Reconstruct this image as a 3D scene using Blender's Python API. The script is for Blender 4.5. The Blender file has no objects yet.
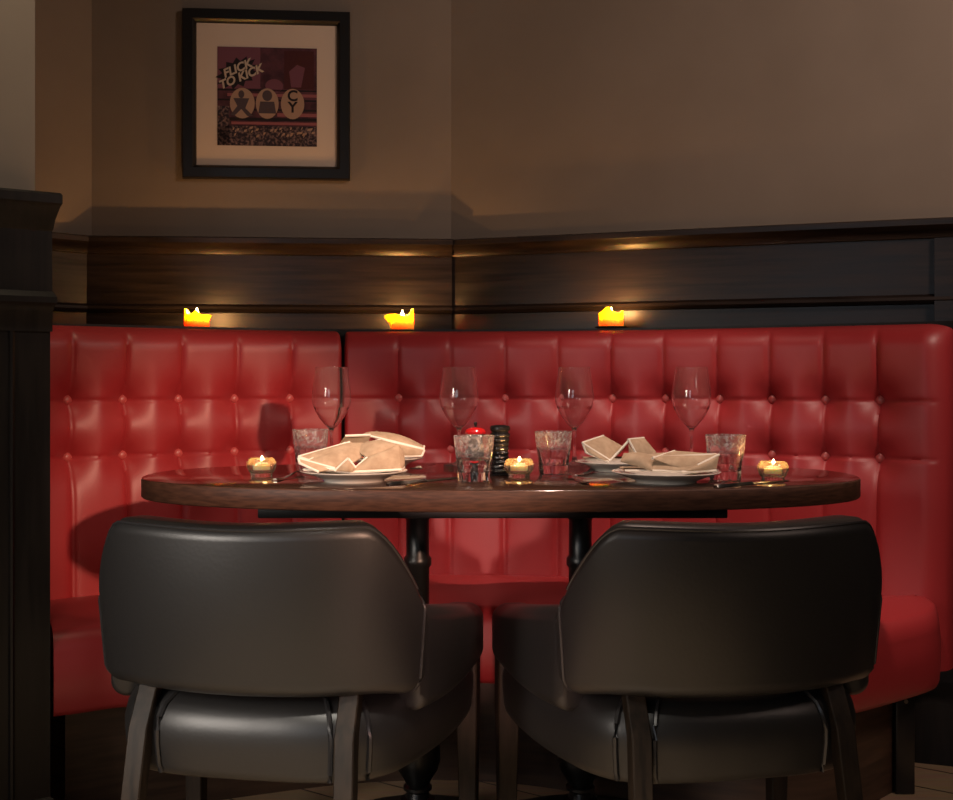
import bpy, bmesh, math, random
from mathutils import Vector, Matrix
random.seed(7)
PI = math.pi
S = bpy.context.scene
COL = S.collection
F, CX, HY, CH = 1150.0, 476.5, 381.0, 0.95      # focal length in pixels, horizon row, eye height

# ------------------------------------------------------------------ materials
def mat(name, color, rough=0.5, metal=0.0, spec=0.5, coat=0.0, coat_rough=0.1, **kw):
    m = bpy.data.materials.new(name); m.use_nodes = True
    b = m.node_tree.nodes['Principled BSDF']
    b.inputs['Base Color'].default_value = (*color, 1)
    b.inputs['Roughness'].default_value = rough
    b.inputs['Metallic'].default_value = metal
    b.inputs['Specular IOR Level'].default_value = spec
    b.inputs['Coat Weight'].default_value = coat
    b.inputs['Coat Roughness'].default_value = coat_rough
    for k, v in kw.items():
        b.inputs[k.replace('_', ' ')].default_value = v
    return m

def ramp_noise(m, c0, c1, scale=(1, 1, 1), noise=5.0, detail=4, p0=0.35, p1=0.65, bump=0.0, coords='Object', bump_dist=0.002, rough=None, dist=0.0):
    nt = m.node_tree; N = nt.nodes; L = nt.links; b = N['Principled BSDF']
    tc = N.new('ShaderNodeTexCoord'); mp = N.new('ShaderNodeMapping'); mp.inputs['Scale'].default_value = scale
    nz = N.new('ShaderNodeTexNoise'); nz.inputs['Scale'].default_value = noise; nz.inputs['Detail'].default_value = detail
    nz.inputs['Distortion'].default_value = dist
    r = N.new('ShaderNodeValToRGB')
    r.color_ramp.elements[0].position = p0; r.color_ramp.elements[0].color = (*c0, 1)
    r.color_ramp.elements[1].position = p1; r.color_ramp.elements[1].color = (*c1, 1)
    L.new(tc.outputs[coords], mp.inputs['Vector']); L.new(mp.outputs['Vector'], nz.inputs['Vector'])
    L.new(nz.outputs['Fac'], r.inputs['Fac']); L.new(r.outputs['Color'], b.inputs['Base Color'])
    if bump:
        bp = N.new('ShaderNodeBump'); bp.inputs['Strength'].default_value = bump; bp.inputs['Distance'].default_value = bump_dist
        L.new(nz.outputs['Fac'], bp.inputs['Height']); L.new(bp.outputs['Normal'], b.inputs['Normal'])
    if rough:
        mr = N.new('ShaderNodeMapRange'); mr.inputs['To Min'].default_value = rough[0]; mr.inputs['To Max'].default_value = rough[1]
        L.new(nz.outputs['Fac'], mr.inputs['Value']); L.new(mr.outputs['Result'], b.inputs['Roughness'])
    return m

def leather_bump(m, scale=160, strength=0.12):
    nt = m.node_tree; N = nt.nodes; L = nt.links; b = N['Principled BSDF']
    tc = N.new('ShaderNodeTexCoord'); v = N.new('ShaderNodeTexVoronoi'); v.inputs['Scale'].default_value = scale
    n2 = N.new('ShaderNodeTexNoise'); n2.inputs['Scale'].default_value = 9; n2.inputs['Detail'].default_value = 3
    ad = N.new('ShaderNodeMath'); ad.operation = 'MULTIPLY_ADD'; ad.inputs[1].default_value = 0.25
    bp = N.new('ShaderNodeBump'); bp.inputs['Strength'].default_value = strength; bp.inputs['Distance'].default_value = 0.003
    L.new(tc.outputs['Object'], v.inputs['Vector']); L.new(tc.outputs['Object'], n2.inputs['Vector'])
    L.new(v.outputs['Distance'], ad.inputs[0]); L.new(n2.outputs['Fac'], ad.inputs[2])
    L.new(ad.outputs[0], bp.inputs['Height']); L.new(bp.outputs['Normal'], b.inputs['Normal'])
    return m

M = {}
M['plaster'] = ramp_noise(mat('warm_grey_plaster', (.3, .25, .2), .75, spec=.25), (.175, .14, .108), (.205, .166, .13), noise=2.2, detail=5, bump=.05)
M['pale_plaster'] = ramp_noise(mat('pale_plaster', (.4, .35, .3), .75, spec=.25), (.27, .22, .18), (.30, .25, .205), noise=2.5, bump=.05)
M['dark_wood'] = ramp_noise(mat('dark_stained_panelling', (.02, .012, .01), .4, spec=.35), (.010, .007, .006), (.024, .016, .013), scale=(1.2, 1.2, 22), noise=4, detail=6, bump=.12, rough=(.28, .40), dist=.4)
M['black_wood'] = ramp_noise(mat('black_stained_wood', (.01, .008, .007), .4, spec=.35), (.006, .0045, .004), (.012, .009, .0075), scale=(20, 20, 1.5), noise=4, detail=5, bump=.08, rough=(.36, .50))
M['kick_wood'] = ramp_noise(mat('brown_kick_board', (.05, .025, .015), .45), (.04, .021, .013), (.075, .04, .024), scale=(1.5, 1.5, 18), noise=4, detail=5, bump=.1)
M['table_edge'] = ramp_noise(mat('table_edge_wood', (.08, .04, .025), .5, spec=.3), (.046, .019, .011), (.088, .037, .021), scale=(8, 8, 60), noise=4, detail=6, bump=.05)
M['table_top'] = ramp_noise(mat('polished_table_wood', (.04, .018, .012), .16, coat=.6, coat_rough=.07), (.03, .013, .009), (.06, .026, .017), scale=(2, 24, 2), noise=4, detail=6)
M['chair_wood'] = ramp_noise(mat('dark_chair_wood', (.03, .02, .014), .55, spec=.25), (.013, .009, .0065), (.032, .021, .014), scale=(20, 20, 2), noise=4, detail=5, bump=.05)
M['red_leather'] = leather_bump(mat('red_leather', (.36, .026, .030), .44, spec=.6), 150, .10)
M['red_button'] = leather_bump(mat('red_leather_button', (.50, .085, .08), .36, spec=.6), 150, .1)
M['black_leather'] = leather_bump(mat('black_leather', (.016, .015, .015), .40, spec=.6), 170, .10)
M['piping'] = mat('black_leather_piping', (.022, .021, .022), .32, spec=.6)
M['iron'] = mat('black_cast_iron', (.008, .008, .008), .35, spec=.5)
M['china'] = mat('cream_china', (.72, .66, .58), .12, spec=.5, coat=.5, coat_rough=.05)
M['linen'] = ramp_noise(mat('cream_linen', (.5, .37, .25), .85, spec=.15), (.42, .30, .195), (.52, .385, .26), noise=60, detail=4, bump=.15)
M['hem'] = mat('ivory_linen_hem', (.88, .80, .68), .8, spec=.15)
M['steel'] = mat('polished_cutlery_steel', (.62, .60, .57), .16, metal=1)
M['glass'] = mat('clear_glass', (1, 1, 1), 0.0, Transmission_Weight=1.0, IOR=1.47)
M['water'] = mat('water', (1, 1, 1), 0.0, Transmission_Weight=1.0, IOR=1.33)
def hazy(name, color, k, rough=0.0):
    m = mat(name, (1, 1, 1), rough, Transmission_Weight=1.0, IOR=1.47); nt = m.node_tree
    d = nt.nodes.new('ShaderNodeBsdfTranslucent'); d.inputs['Color'].default_value = (*color, 1)
    e = nt.nodes.new('ShaderNodeBsdfDiffuse'); e.inputs['Color'].default_value = (*color, 1)
    a = nt.nodes.new('ShaderNodeMixShader'); a.inputs[0].default_value = .5
    b = nt.nodes.new('ShaderNodeMixShader'); b.inputs[0].default_value = k
    nt.links.new(d.outputs[0], a.inputs[1]); nt.links.new(e.outputs[0], a.inputs[2])
    nt.links.new(nt.nodes['Principled BSDF'].outputs[0], b.inputs[1]); nt.links.new(a.outputs[0], b.inputs[2])
    nt.links.new(b.outputs[0], nt.nodes['Material Output'].inputs['Surface']); return m
M['sparkle_glass'] = hazy('sparkle_tumbler_glass', (1, .95, .92), .10)  # haze and pale specks stand in for reflections sparkling in the glass
def speckle(m):
    nt = m.node_tree; N = nt.nodes; L = nt.links
    mix = [n for n in N if n.type == 'MIX_SHADER' and n.outputs[0].links and n.outputs[0].links[0].to_node.type == 'OUTPUT_MATERIAL'][0]
    tc = N.new('ShaderNodeTexCoord'); nz = N.new('ShaderNodeTexNoise'); nz.inputs['Scale'].default_value = 130; nz.inputs['Detail'].default_value = 2
    rp = N.new('ShaderNodeValToRGB'); rp.color_ramp.elements[0].position = .50; rp.color_ramp.elements[0].color = (.07, .07, .07, 1)
    rp.color_ramp.elements[1].position = .68; rp.color_ramp.elements[1].color = (.40, .40, .40, 1)
    sep = N.new('ShaderNodeSeparateXYZ'); mr = N.new('ShaderNodeMapRange'); mr.inputs['From Min'].default_value = .045; mr.inputs['From Max'].default_value = .06; mr.inputs['To Min'].default_value = .12
    mu = N.new('ShaderNodeMath'); mu.operation = 'MULTIPLY'
    L.new(tc.outputs['Object'], nz.inputs['Vector']); L.new(nz.outputs['Fac'], rp.inputs['Fac']); L.new(tc.outputs['Object'], sep.inputs[0]); L.new(sep.outputs['Z'], mr.inputs['Value'])
    L.new(rp.outputs['Color'], mu.inputs[0]); L.new(mr.outputs['Result'], mu.inputs[1]); L.new(mu.outputs[0], mix.inputs[0])
speckle(M['sparkle_glass'])
M['holder_glass'] = hazy('tealight_holder_glass', (1, .86, .55), .045)  # amber haze mixed in so the clear glass seems to glow
M['wine_glass'] = hazy('wine_glass_crystal', (1, .95, .92), .016)  # faint white haze mixed in to imitate bright glass outlines
M['mill_black'] = mat('gloss_black_plastic', (.008, .008, .009), .22, spec=.6)
M['lid_red'] = mat('gloss_red_lid', (.55, .012, .015), .18, spec=.5, coat=.4)
M['aluminium'] = mat('tealight_aluminium', (.75, .72, .68), .25, metal=1)
M['clear_cup'] = mat('clear_plastic_cup', (1, .98, .95), .08, Transmission_Weight=1.0, IOR=1.2)
M['frame_black'] = mat('black_picture_frame', (.008, .007, .006), .32)
M['mount'] = mat('cream_picture_mount', (.58, .47, .37), .8, spec=.2)
M['wick'] = mat('burnt_wick', (.01, .008, .006), .9)
def wax(name, color, rad):
    m = mat(name, color, .4, spec=.4)
    b = m.node_tree.nodes['Principled BSDF']
    b.inputs['Subsurface Weight'].default_value = 1.0
    b.inputs['Subsurface Radius'].default_value = rad
    b.inputs['Subsurface Scale'].default_value = 1.0
    return m
M['wax'] = wax('yellow_candle_wax', (.98, .62, .10), (.032, .016, .004))
M['tea_wax'] = wax('tealight_wax', (.95, .80, .50), (.012, .008, .004))
def emit(name, color, s):
    m = bpy.data.materials.new(name); m.use_nodes = True; nt = m.node_tree
    nt.nodes.remove(nt.nodes['Principled BSDF'])
    e = nt.nodes.new('ShaderNodeEmission'); e.inputs['Color'].default_value = (*color, 1); e.inputs['Strength'].default_value = s
    nt.links.new(e.outputs[0], nt.nodes['Material Output'].inputs['Surface'])
    return m
M['flame'] = emit('candle_flame', (1, .66, .26), 40)

def floor_material():
    m = mat('oak_floor_boards', (.3, .2, .12), .4, spec=.4)
    nt = m.node_tree; N = nt.nodes; L = nt.links; b = N['Principled BSDF']
    tc = N.new('ShaderNodeTexCoord'); mp = N.new('ShaderNodeMapping'); mp.inputs['Rotation'].default_value = (0, 0, math.radians(35))
    br = N.new('ShaderNodeTexBrick'); br.inputs['Scale'].default_value = 1.0
    br.inputs['Brick Width'].default_value = 1.1; br.inputs['Row Height'].default_value = .14; br.inputs['Mortar Size'].default_value = .003
    br.inputs['Color1'].default_value = (.48, .33, .20, 1); br.inputs['Color2'].default_value = (.58, .41, .26, 1); br.inputs['Mortar'].default_value = (.05, .03, .02, 1)
    mp2 = N.new('ShaderNodeMapping'); mp2.inputs['Rotation'].default_value = (0, 0, math.radians(35)); mp2.inputs['Scale'].default_value = (1.5, 22, 1)
    nz = N.new('ShaderNodeTexNoise'); nz.inputs['Scale'].default_value = 4; nz.inputs['Detail'].default_value = 6
    mx = N.new('ShaderNodeMix'); mx.data_type = 'RGBA'; mx.blend_type = 'MULTIPLY'; mx.inputs[0].default_value = .45
    L.new(tc.outputs['Object'], mp.inputs['Vector']); L.new(tc.outputs['Object'], mp2.inputs['Vector'])
    L.new(mp.outputs['Vector'], br.inputs['Vector']); L.new(mp2.outputs['Vector'], nz.inputs['Vector'])
    L.new(br.outputs['Color'], mx.inputs[6]); L.new(nz.outputs['Color'], mx.inputs[7]); L.new(mx.outputs[2], b.inputs['Base Color'])
    bp = N.new('ShaderNodeBump'); bp.inputs['Strength'].default_value = .3; bp.inputs['Distance'].default_value = .002; bp.invert = True
    L.new(br.outputs['Fac'], bp.inputs['Height']); L.new(bp.outputs['Normal'], b.inputs['Normal'])
    return m
M['floor'] = floor_material()

# ------------------------------------------------------------------ object helpers
def obj(name, bm, m, parent=None, smooth=True, angle=40):
    bmesh.ops.recalc_face_normals(bm, faces=bm.faces)
    me = bpy.data.meshes.new(name); bm.to_mesh(me); bm.free()
    for mm in (m if isinstance(m, (list, tuple)) else [m]):
        me.materials.append(mm)
    if smooth:
        for p in me.polygons: p.use_smooth = True
        me.set_sharp_from_angle(angle=math.radians(angle))
    o = bpy.data.objects.new(name, me); COL.objects.link(o)
    if parent: o.parent = parent
    return o
def tag(o, label, cat, group=None):
    o['label'] = label; o['category'] = cat
    if group: o['group'] = group
    return o
def thing(name, label, cat, loc=(0, 0, 0), rz=0.0, group=None):
    o = bpy.data.objects.new(name, None); COL.objects.link(o)
    o.location = loc; o.rotation_euler = (0, 0, rz); o.empty_display_size = .05
    return tag(o, label, cat, group)
def struct(o):
    o['kind'] = 'structure'; return o
def copy_tree(o, parent=None):
    c = o.copy(); COL.objects.link(c)
    if parent: c.parent = parent
    for ch in list(o.children):
        if ch.name != c.name: copy_tree(ch, c)
    return c
def dup(root, label, loc, rz=0.0, scale=None):
    c = copy_tree(root); c.location = loc; c.rotation_euler = (0, 0, rz); c['label'] = label
    if scale: c.scale = scale
    return c
def smooth01(t):
    t = max(0.0, min(1.0, t)); return t * t * (3 - 2 * t)

# ------------------------------------------------------------------ shape helpers
def box(bm, c, s, rot=None, bevel=0.0):
    g = bmesh.ops.create_cube(bm, size=1.0)
    vs = g['verts']
    mtx = Matrix.Translation(c) @ (rot if rot else Matrix.Identity(4)) @ Matrix.Diagonal((*s, 1))
    bmesh.ops.transform(bm, matrix=mtx, verts=vs)
    if bevel:
        es = list({e for v in vs for e in v.link_edges})
        bmesh.ops.bevel(bm, geom=es, offset=bevel, segments=2, profile=.5, affect='EDGES')
    return bm
def loft(bm, rings, closed=True, caps=True):
    vr = [[bm.verts.new(p) for p in r] for r in rings]
    n = len(vr[0])
    for a, b in zip(vr, vr[1:]):
        for i in range(n if closed else n - 1):
            j = (i + 1) % n
            bm.faces.new((a[i], a[j], b[j], b[i]))
    if caps and closed:
        bm.faces.new(vr[0][::-1]); bm.faces.new(vr[-1])
    return vr
def lathe(bm, prof, n=32, c=(0, 0, 0), modf=None):
    """prof = [(r, z)...]; r near 0 closes with a pole."""
    rings = []
    for k, (r, z) in enumerate(prof):
        if r < 1e-6:
            rings.append([bm.verts.new((c[0], c[1], c[2] + z))])
        else:
            row = []
            for i in range(n):
                a = 2 * PI * i / n
                rr, zz = (modf(a, r, z, k) if modf else (r, z))
                row.append(bm.verts.new((c[0] + rr * math.cos(a), c[1] + rr * math.sin(a), c[2] + zz)))
            rings.append(row)
    for a, b in zip(rings, rings[1:]):
        for i in range(n):
            j = (i + 1) % n
            if len(a) == 1 and len(b) == 1: continue
            if len(a) == 1: bm.faces.new((a[0], b[j], b[i]))
            elif len(b) == 1: bm.faces.new((a[i], a[j], b[0]))
            else: bm.faces.new((a[i], a[j], b[j], b[i]))
    return bm
def tube(bm, pts, r, n=8, closed=False):
    pts = [Vector(p) for p in pts]; rings = []
    up = Vector((0, 0, 1))
    for i, p in enumerate(pts):
        a = pts[i - 1] if i or closed else p; b = pts[(i + 1) % len(pts)] if i < len(pts) - 1 or closed else p
        t = (b - a).normalized()
        u = up if abs(t.dot(up)) < .95 else Vector((1, 0, 0))
        x = t.cross(u).normalized(); y = t.cross(x).normalized()
        rr = r[i] if isinstance(r, (list, tuple)) else r
        rings.append([p + x * rr * math.cos(2 * PI * k / n) + y * rr * math.sin(2 * PI * k / n) for k in range(n)])
    if closed:
        rings.append(rings[0]); loft(bm, rings, caps=False)
        bmesh.ops.remove_doubles(bm, verts=bm.verts, dist=1e-6)
    else:
        loft(bm, rings)
    return bm
def catmull(pts, n):
    P = [Vector(p) for p in pts]
    P = [P[0] * 2 - P[1]] + P + [P[-1] * 2 - P[-2]]
    out = []
    for i in range(1, len(P) - 2):
        for k in range(n):
            t = k / n; a, b, c, d = P[i - 1:i + 3]
            out.append(.5 * ((2 * b) + (-a + c) * t + (2 * a - 5 * b + 4 * c - d) * t * t + (-a + 3 * b - 3 * c + d) * t ** 3))
    out.append(P[-2]); return out
def resample(pts, n):
    L = [0.0]
    for a, b in zip(pts, pts[1:]): L.append(L[-1] + (b - a).length)
    out = []; j = 0
    for k in range(n):
        s = L[-1] * k / (n - 1)
        while j < len(L) - 2 and L[j + 1] < s: j += 1
        t = (s - L[j]) / max(1e-9, L[j + 1] - L[j]); out.append(pts[j].lerp(pts[j + 1], min(1, max(0, t))))
    return out, L[-1]
def profile_run(bm, prof, p0, p1, e0=0.0, e1=0.0):
    """prof [(out, z)] extruded along the wall foot line p0 -> p1; 'out' is to the right-hand side of p0->p1 rotated towards the room."""
    p0, p1 = Vector((*p0, 0)), Vector((*p1, 0)); d = (p1 - p0).normalized(); nrm = Vector((d.y, -d.x, 0))
    rings = []
    for p, e in ((p0, e0), (p1, e1)):
        rings.append([p + nrm * o + d * (e * o) + Vector((0, 0, z)) for o, z in prof])
    loft(bm, rings)
    return bm

# ------------------------------------------------------------------ the setting
# wall foot lines (plaster surface), x to the right, y into the picture
C0 = (-.077, 3.49)                          # corner between back wall and right wall
A0 = (-1.140, 3.49 - .0787 * 1.063)         # corner between back wall and splayed side wall
B0 = (A0[0] - .60, A0[1] - .60)
R1 = (C0[0] + 2.2, C0[1] - 2.2 * .364)
PC = (-.906, 2.36)                           # outer corner of the partition, plaster
PL = (PC[0] - 1.3 * .82, PC[1] - 1.3 * .57) # partition face runs off to the left
PB = (-1.42, 3.27)
HT = 2.75
def wall(name, p0, p1, m, z0=0.0, z1=HT, th=.12):
    bm = bmesh.new()
    profile_run(bm, [(0, z0), (0, z1), (-th, z1), (-th, z0)], p0, p1)
    return struct(obj(name, bm, m, smooth=False))
wall('wall_back', A0, C0, M['plaster'])
wall('wall_right', C0, R1, M['plaster'])
wall('wall_side', B0, A0, M['plaster'])
wall('wall_left', PL, PC, M['pale_plaster'], th=.02)
wall('wall_return', (PC[0] - .012, PC[1] + .012), PB, M['plaster'], th=.02)
bm = bmesh.new(); box(bm, (0, .6, -.05), (7, 8, .1)); struct(obj('floor', bm, M['floor'], smooth=False))

ZC = 1.372
def dado(p, zc=ZC, zm=1.165, zl=1.09):
    """cap, cove, frieze, lower moulding: (out, z) from the top of the cap downwards"""
    return [(0, zc), (.062 + p, zc), (.070 + p, zc - .004), (.070 + p, zc - .018), (.063 + p, zc - .024), (.052 + p, zc - .028),
            (.042 + p, zc - .036), (.036 + p, zc - .048), (.026 + p, zc - .050), (.026 + p, zm + .012),
            (.032 + p, zm + .009), (.043 + p, zm + .004), (.045 + p, zm - .004), (.036 + p, zm - .012), (.016 + p, zm - .014),
            (.016 + p, zl), (0, zl)]
bm = bmesh.new(); profile_run(bm, dado(.012), (A0[0] - .02, A0[1] - .0016), C0, e0=.35); struct(obj('trim_1', bm, M['dark_wood'], angle=30))
bm = bmesh.new(); profile_run(bm, dado(-.006), C0, R1); struct(obj('trim_2', bm, M['dark_wood'], angle=30))
bm = bmesh.new(); profile_run(bm, dado(0.0), B0, A0, e1=-.35); struct(obj('trim_3', bm, M['dark_wood'], angle=30))
# lower panelling behind the bench on the right, upright stile and base block
rd = Vector((R1[0] - C0[0], R1[1] - C0[1], 0)).normalized(); rn = Vector((rd.y, -rd.x, 0))
def on_right(X, out): return (X, C0[1] - (X - C0[0]) * .364 - out * 1.064)
bm = bmesh.new()
profile_run(bm, [(0, 0), (.012, 0), (.012, 1.09), (0, 1.09)], C0, R1); struct(obj('trim_4', bm, M['black_wood'], smooth=False))
bm = bmesh.new()
profile_run(bm, [(0, .0), (.036, .0), (.036, 1.322), (0, 1.322)], on_right(1.203, 0), on_right(1.32, 0)); struct(obj('trim_5', bm, M['dark_wood'], smooth=False))
bm = bmesh.new()
profile_run(bm, [(0, 0), (.19, 0), (.19, .15), (.18, .16), (.165, .168), (0, .168)], on_right(1.00, 0), on_right(2.0, 0)); struct(obj('baseboard_right', bm, M['black_wood'], angle=30))
# partition panelling on the left: cap, frieze, rail, body with a bead, plinth
pprof = [(0, 1.330), (.066, 1.330), (.072, 1.325), (.072, 1.308), (.066, 1.302), (.060, 1.290), (.053, 1.276), (.048, 1.258), (.045, 1.254), (.045, 1.132),
         (.050, 1.128), (.058, 1.120), (.058, 1.108), (.052, 1.102), (.046, 1.090), (.046, 1.05), (.040, 1.055), (.040, .105), (.048, .10), (.064, .088), (.074, .062), (.076, .058), (.076, 0), (0, 0)]
bm = bmesh.new(); profile_run(bm, pprof, PL, PC, e1=.50); struct(obj('trim_6', bm, M['black_wood'], angle=30))
pd = Vector((PC[0] - PL[0], PC[1] - PL[1], 0)).normalized(); pn = Vector((pd.y, -pd.x, 0))
bm = bmesh.new()
q0 = Vector((*PC, 0)) - pd * .055 + pn * .041
tube(bm, [q0 + Vector((0, 0, .11)), q0 + Vector((0, 0, 1.05))], .006, 8); struct(obj('trim_7', bm, M['black_wood']))

# ------------------------------------------------------------------ the banquette
bench = thing('banquette', 'red leather built-in corner banquette with deep buttoned backrest', 'banquette', (0, 0, 0))
SEAT_Z = .43
def make_curve(pts): return catmull([(x, y, 0) for x, y in pts], 16)
left_curve = make_curve([(-1.056, 2.760), (-.983, 2.82), (-.877, 2.90), (-.759, 2.975), (-.629, 3.045), (-.50, 3.10), (-.367, 3.147)])
right_curve = make_curve([(-.362, 3.15), (-.20, 3.155), (-.077, 3.15), (.10, 3.137), (.25, 3.11), (.49, 3.035), (.74, 2.915), (.90, 2.828), (1.02, 2.755), (1.105, 2.700)])
def hit(curve, px):
    """arc position on the curve seen along the pixel column px"""
    k = (px - CX) / F; s = 0.0
    for a, b in zip(curve, curve[1:]):
        fa, fb = a.x - k * a.y, b.x - k * b.y
        L = (b - a).length
        if fa * fb <= 0: return s + L * (fa / (fa - fb) if fa != fb else 0)
        s += L
    return s
ROWS = (.761, .903); TOPZ = 1.088; TH = .085
def backrest(name, curve, cols_px, r0, r1, label=None):
    n = int(sum((b - a).length for a, b in zip(curve, curve[1:])) / .0052)
    P, L = resample(curve, n)
    cols = [hit(curve, c) for c in cols_px]
    ext = [cols[0] - (cols[1] - cols[0])] + cols + [cols[-1] + (cols[-1] - cols[-2])]
    ext = [ext[0] - .14, *ext, ext[-1] + .14]
    def phase(u):
        for i in range(len(ext) - 1):
            if u < ext[i + 1]: break
        return (u - ext[i]) / (ext[i + 1] - ext[i]) + i
    def near(u): return min(cols, key=lambda c: abs(c - u))
    # profile stations: (z, base offset towards the back, which fraction of the tuft applies)
    st = []
    z = .262
    while z < 1.030: st.append((z, 0.0, 1.0)); z += .0052
    R = .056
    for k in range(1, 15):
        a = PI / 2 * k / 14; st.append((1.032 + R * math.sin(a), R * (1 - math.cos(a)), 1 - k / 14))
    st += [(TOPZ, TH - .006, 0), (TOPZ - .006, TH, 0), (.95, TH, 0)]
    def disp(u, z, amount):
        ph = phase(u); fr = ph - round(ph); c = near(u); du = u - c
        inside = cols[0] - .08 < u < cols[-1] + .08
        pill = .0055 * (1 - math.exp(-abs(du) / .018))
        d = pill
        if ROWS[0] < z < ROWS[1]:
            zz = min(z - ROWS[0], ROWS[1] - z); d *= .45 + .55 * (1 - math.exp(-zz / .03))
        for zr in ROWS:
            d -= .048 * max((sum(math.exp(-(math.hypot(u - c2, z - zr) / .042) ** 1.25) ** 3 for c2 in cols if abs(u - c2) < .25)), 1e-9) ** (1 / 3)
            if inside or abs(du) < .14: d -= .0035 * math.exp(-(abs(z - zr) / .0042) ** 1.2)
        if True:
            d -= .005 * math.exp(-(abs(du) / .0048) ** 1.2)
        return d * amount
    bm = bmesh.new(); grid = []
    for i, p in enumerate(P):
        t = (P[min(i + 1, n - 1)] - P[max(i - 1, 0)]).normalized(); nb = Vector((-t.y, t.x, 0))     # towards the wall
        u = L * i / (n - 1); e = 0.0
        for d_, r in ((u, r0), (L - u, r1)):
            if d_ < r:
                q = 1 - d_ / r; e += r * (1 - math.sqrt(max(0, 1 - q * q)))
        row = []
        for z, off, am in st:
            o = off + e * (1 - off / TH) * .9 - disp(u, z, am * max(0, 1 - e / .02))
            zz = z if z < .96 else z - e * .28 * smooth01((z - .96) / .1)
            row.append(p + nb * min(o, TH) + Vector((0, 0, zz)))
        grid.append(row)
        if i in (0, n - 1): side = row
    G = [[bm.verts.new(v) for v in r] for r in grid]
    for a, b in zip(G, G[1:]):
        for k in range(len(st) - 1): bm.faces.new((a[k], b[k], b[k + 1], a[k + 1]))
    # close the two end faces back to the wall side
    for i in (0, n - 1):
        t = (P[min(i + 1, n - 1)] - P[max(i - 1, 0)]).normalized(); nb = Vector((-t.y, t.x, 0))
        back = [bm.verts.new(P[i] + nb * TH + Vector((0, 0, min(s[0], TOPZ - .01)))) for s in st[:-3]]
        for k in range(len(back) - 1): bm.faces.new((G[i][k], G[i][k + 1], back[k + 1], back[k]))
    o = obj(name, bm, M['red_leather'], bench, angle=75)
    if label: o['label'] = label
    for c in cols:
        i = min(n - 1, max(0, int(round(c / L * (n - 1))))); t = (P[min(i + 1, n - 1)] - P[max(i - 1, 0)]).normalized(); nb = Vector((-t.y, t.x, 0))
        for zr in ROWS:
            b = bmesh.new(); bmesh.ops.create_uvsphere(b, u_segments=14, v_segments=8, radius=.0125)
            rot = nb.to_track_quat('Z', 'Y').to_matrix().to_4x4()
            bmesh.ops.transform(b, matrix=Matrix.Translation(P[i] + nb * .0450 + Vector((0, 0, zr))) @ rot @ Matrix.Diagonal((1, 1, .6, 1)), verts=b.verts)
            obj('button', b, M['red_button'], o)
    return P
PLc = backrest('backrest', left_curve, [73, 128, 183, 238, 293], .012, .013)
PRc = backrest('backrest', right_curve, [398, 450, 504, 557, 610, 662, 716, 768, 822, 876], .013, .062)

# seat cushion: front line parallel to the backrest, rounded right-hand end
front = [(-.862, 2.345), (-.81, 2.375), (-.753, 2.41), (-.60, 2.47), (-.40, 2.56), (-.20, 2.605), (.0, 2.61), (.18, 2.56), (.36, 2.46), (.52, 2.37), (.64, 2.325), (.76, 2.355), (.91, 2.46), (1.025, 2.56), (1.07, 2.66)]
fc = make_curve(front); FP, FL = resample(fc, 150)
backline = [p + Vector((0, .02, 0)) for p in PLc[::4]] + [p + Vector((0, .02 + .06 * smooth01((p.x - .7) / .3), 0)) for p in PRc[::4]]
BP, _ = resample(backline, 150)
bm = bmesh.new(); rings = []
for i, (p, q) in enumerate(zip(FP, BP)):
    d = (q - p).normalized(); W = (q - p).length
    sag = .004 * math.sin(i * .35); e = FL * (149 - i) / 149; dz = .045 * (1 - math.sqrt(max(0, 1 - max(0, 1 - e / .045) ** 2)))
    rr = .035; prof = []
    prof.append((W, SEAT_Z - .012)); prof.append((W * .6, SEAT_Z + .012 + sag)); prof.append((.14, SEAT_Z + .010))
    for k in range(9):
        a = PI / 2 * k / 8; prof.append((.045 * (1 - math.sin(a)) + .012 * (k / 8) * 0 , SEAT_Z - .05 + .055 * math.cos(a)))
    prof += [(-.006, .36), (-.004, .31), (.002, .275), (.012, .262), (.05, .258), (W, .258)]
    rings.append([p + d * o + Vector((0, 0, z - dz * smooth01((z - .30) / .1))) for o, z in prof])
loft(bm, rings); obj('seat_cushion', bm, M['red_leather'], bench, angle=75)
# recessed kick board and a black support post at the right-hand end
bm = bmesh.new(); rings = []
kc, _ = resample(make_curve([(-.88, 2.46), (-.753, 2.53), (-.40, 2.68), (-.20, 2.73), (.0, 2.73), (.18, 2.68), (.40, 2.56), (.60, 2.47), (.74, 2.47), (.86, 2.56), (.965, 2.66)]), 70)
for p in kc:
    rings.append([p + Vector(v) for v in ((0, 0, 0), (0, 0, .262), (0, .03, .262), (0, .03, 0))])
loft(bm, rings); obj('kick_board', bm, M['kick_wood'], bench, smooth=True, angle=40)
bm = bmesh.new(); box(bm, (.985, 2.665, .131), (.045, .05, .262), bevel=.004)
post = obj('support_post', bm, M['iron'], bench)
bm = bmesh.new(); lathe(bm, [(0, 0), (.005, 0), (.006, -.002), (.006, -.005)], 12)
bmesh.ops.transform(bm, matrix=Matrix.Translation((.985, 2.636, .215)) @ Matrix.Rotation(PI / 2, 4, 'X') , verts=bm.verts)
obj('bolt', bm, M['steel'], post)

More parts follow.
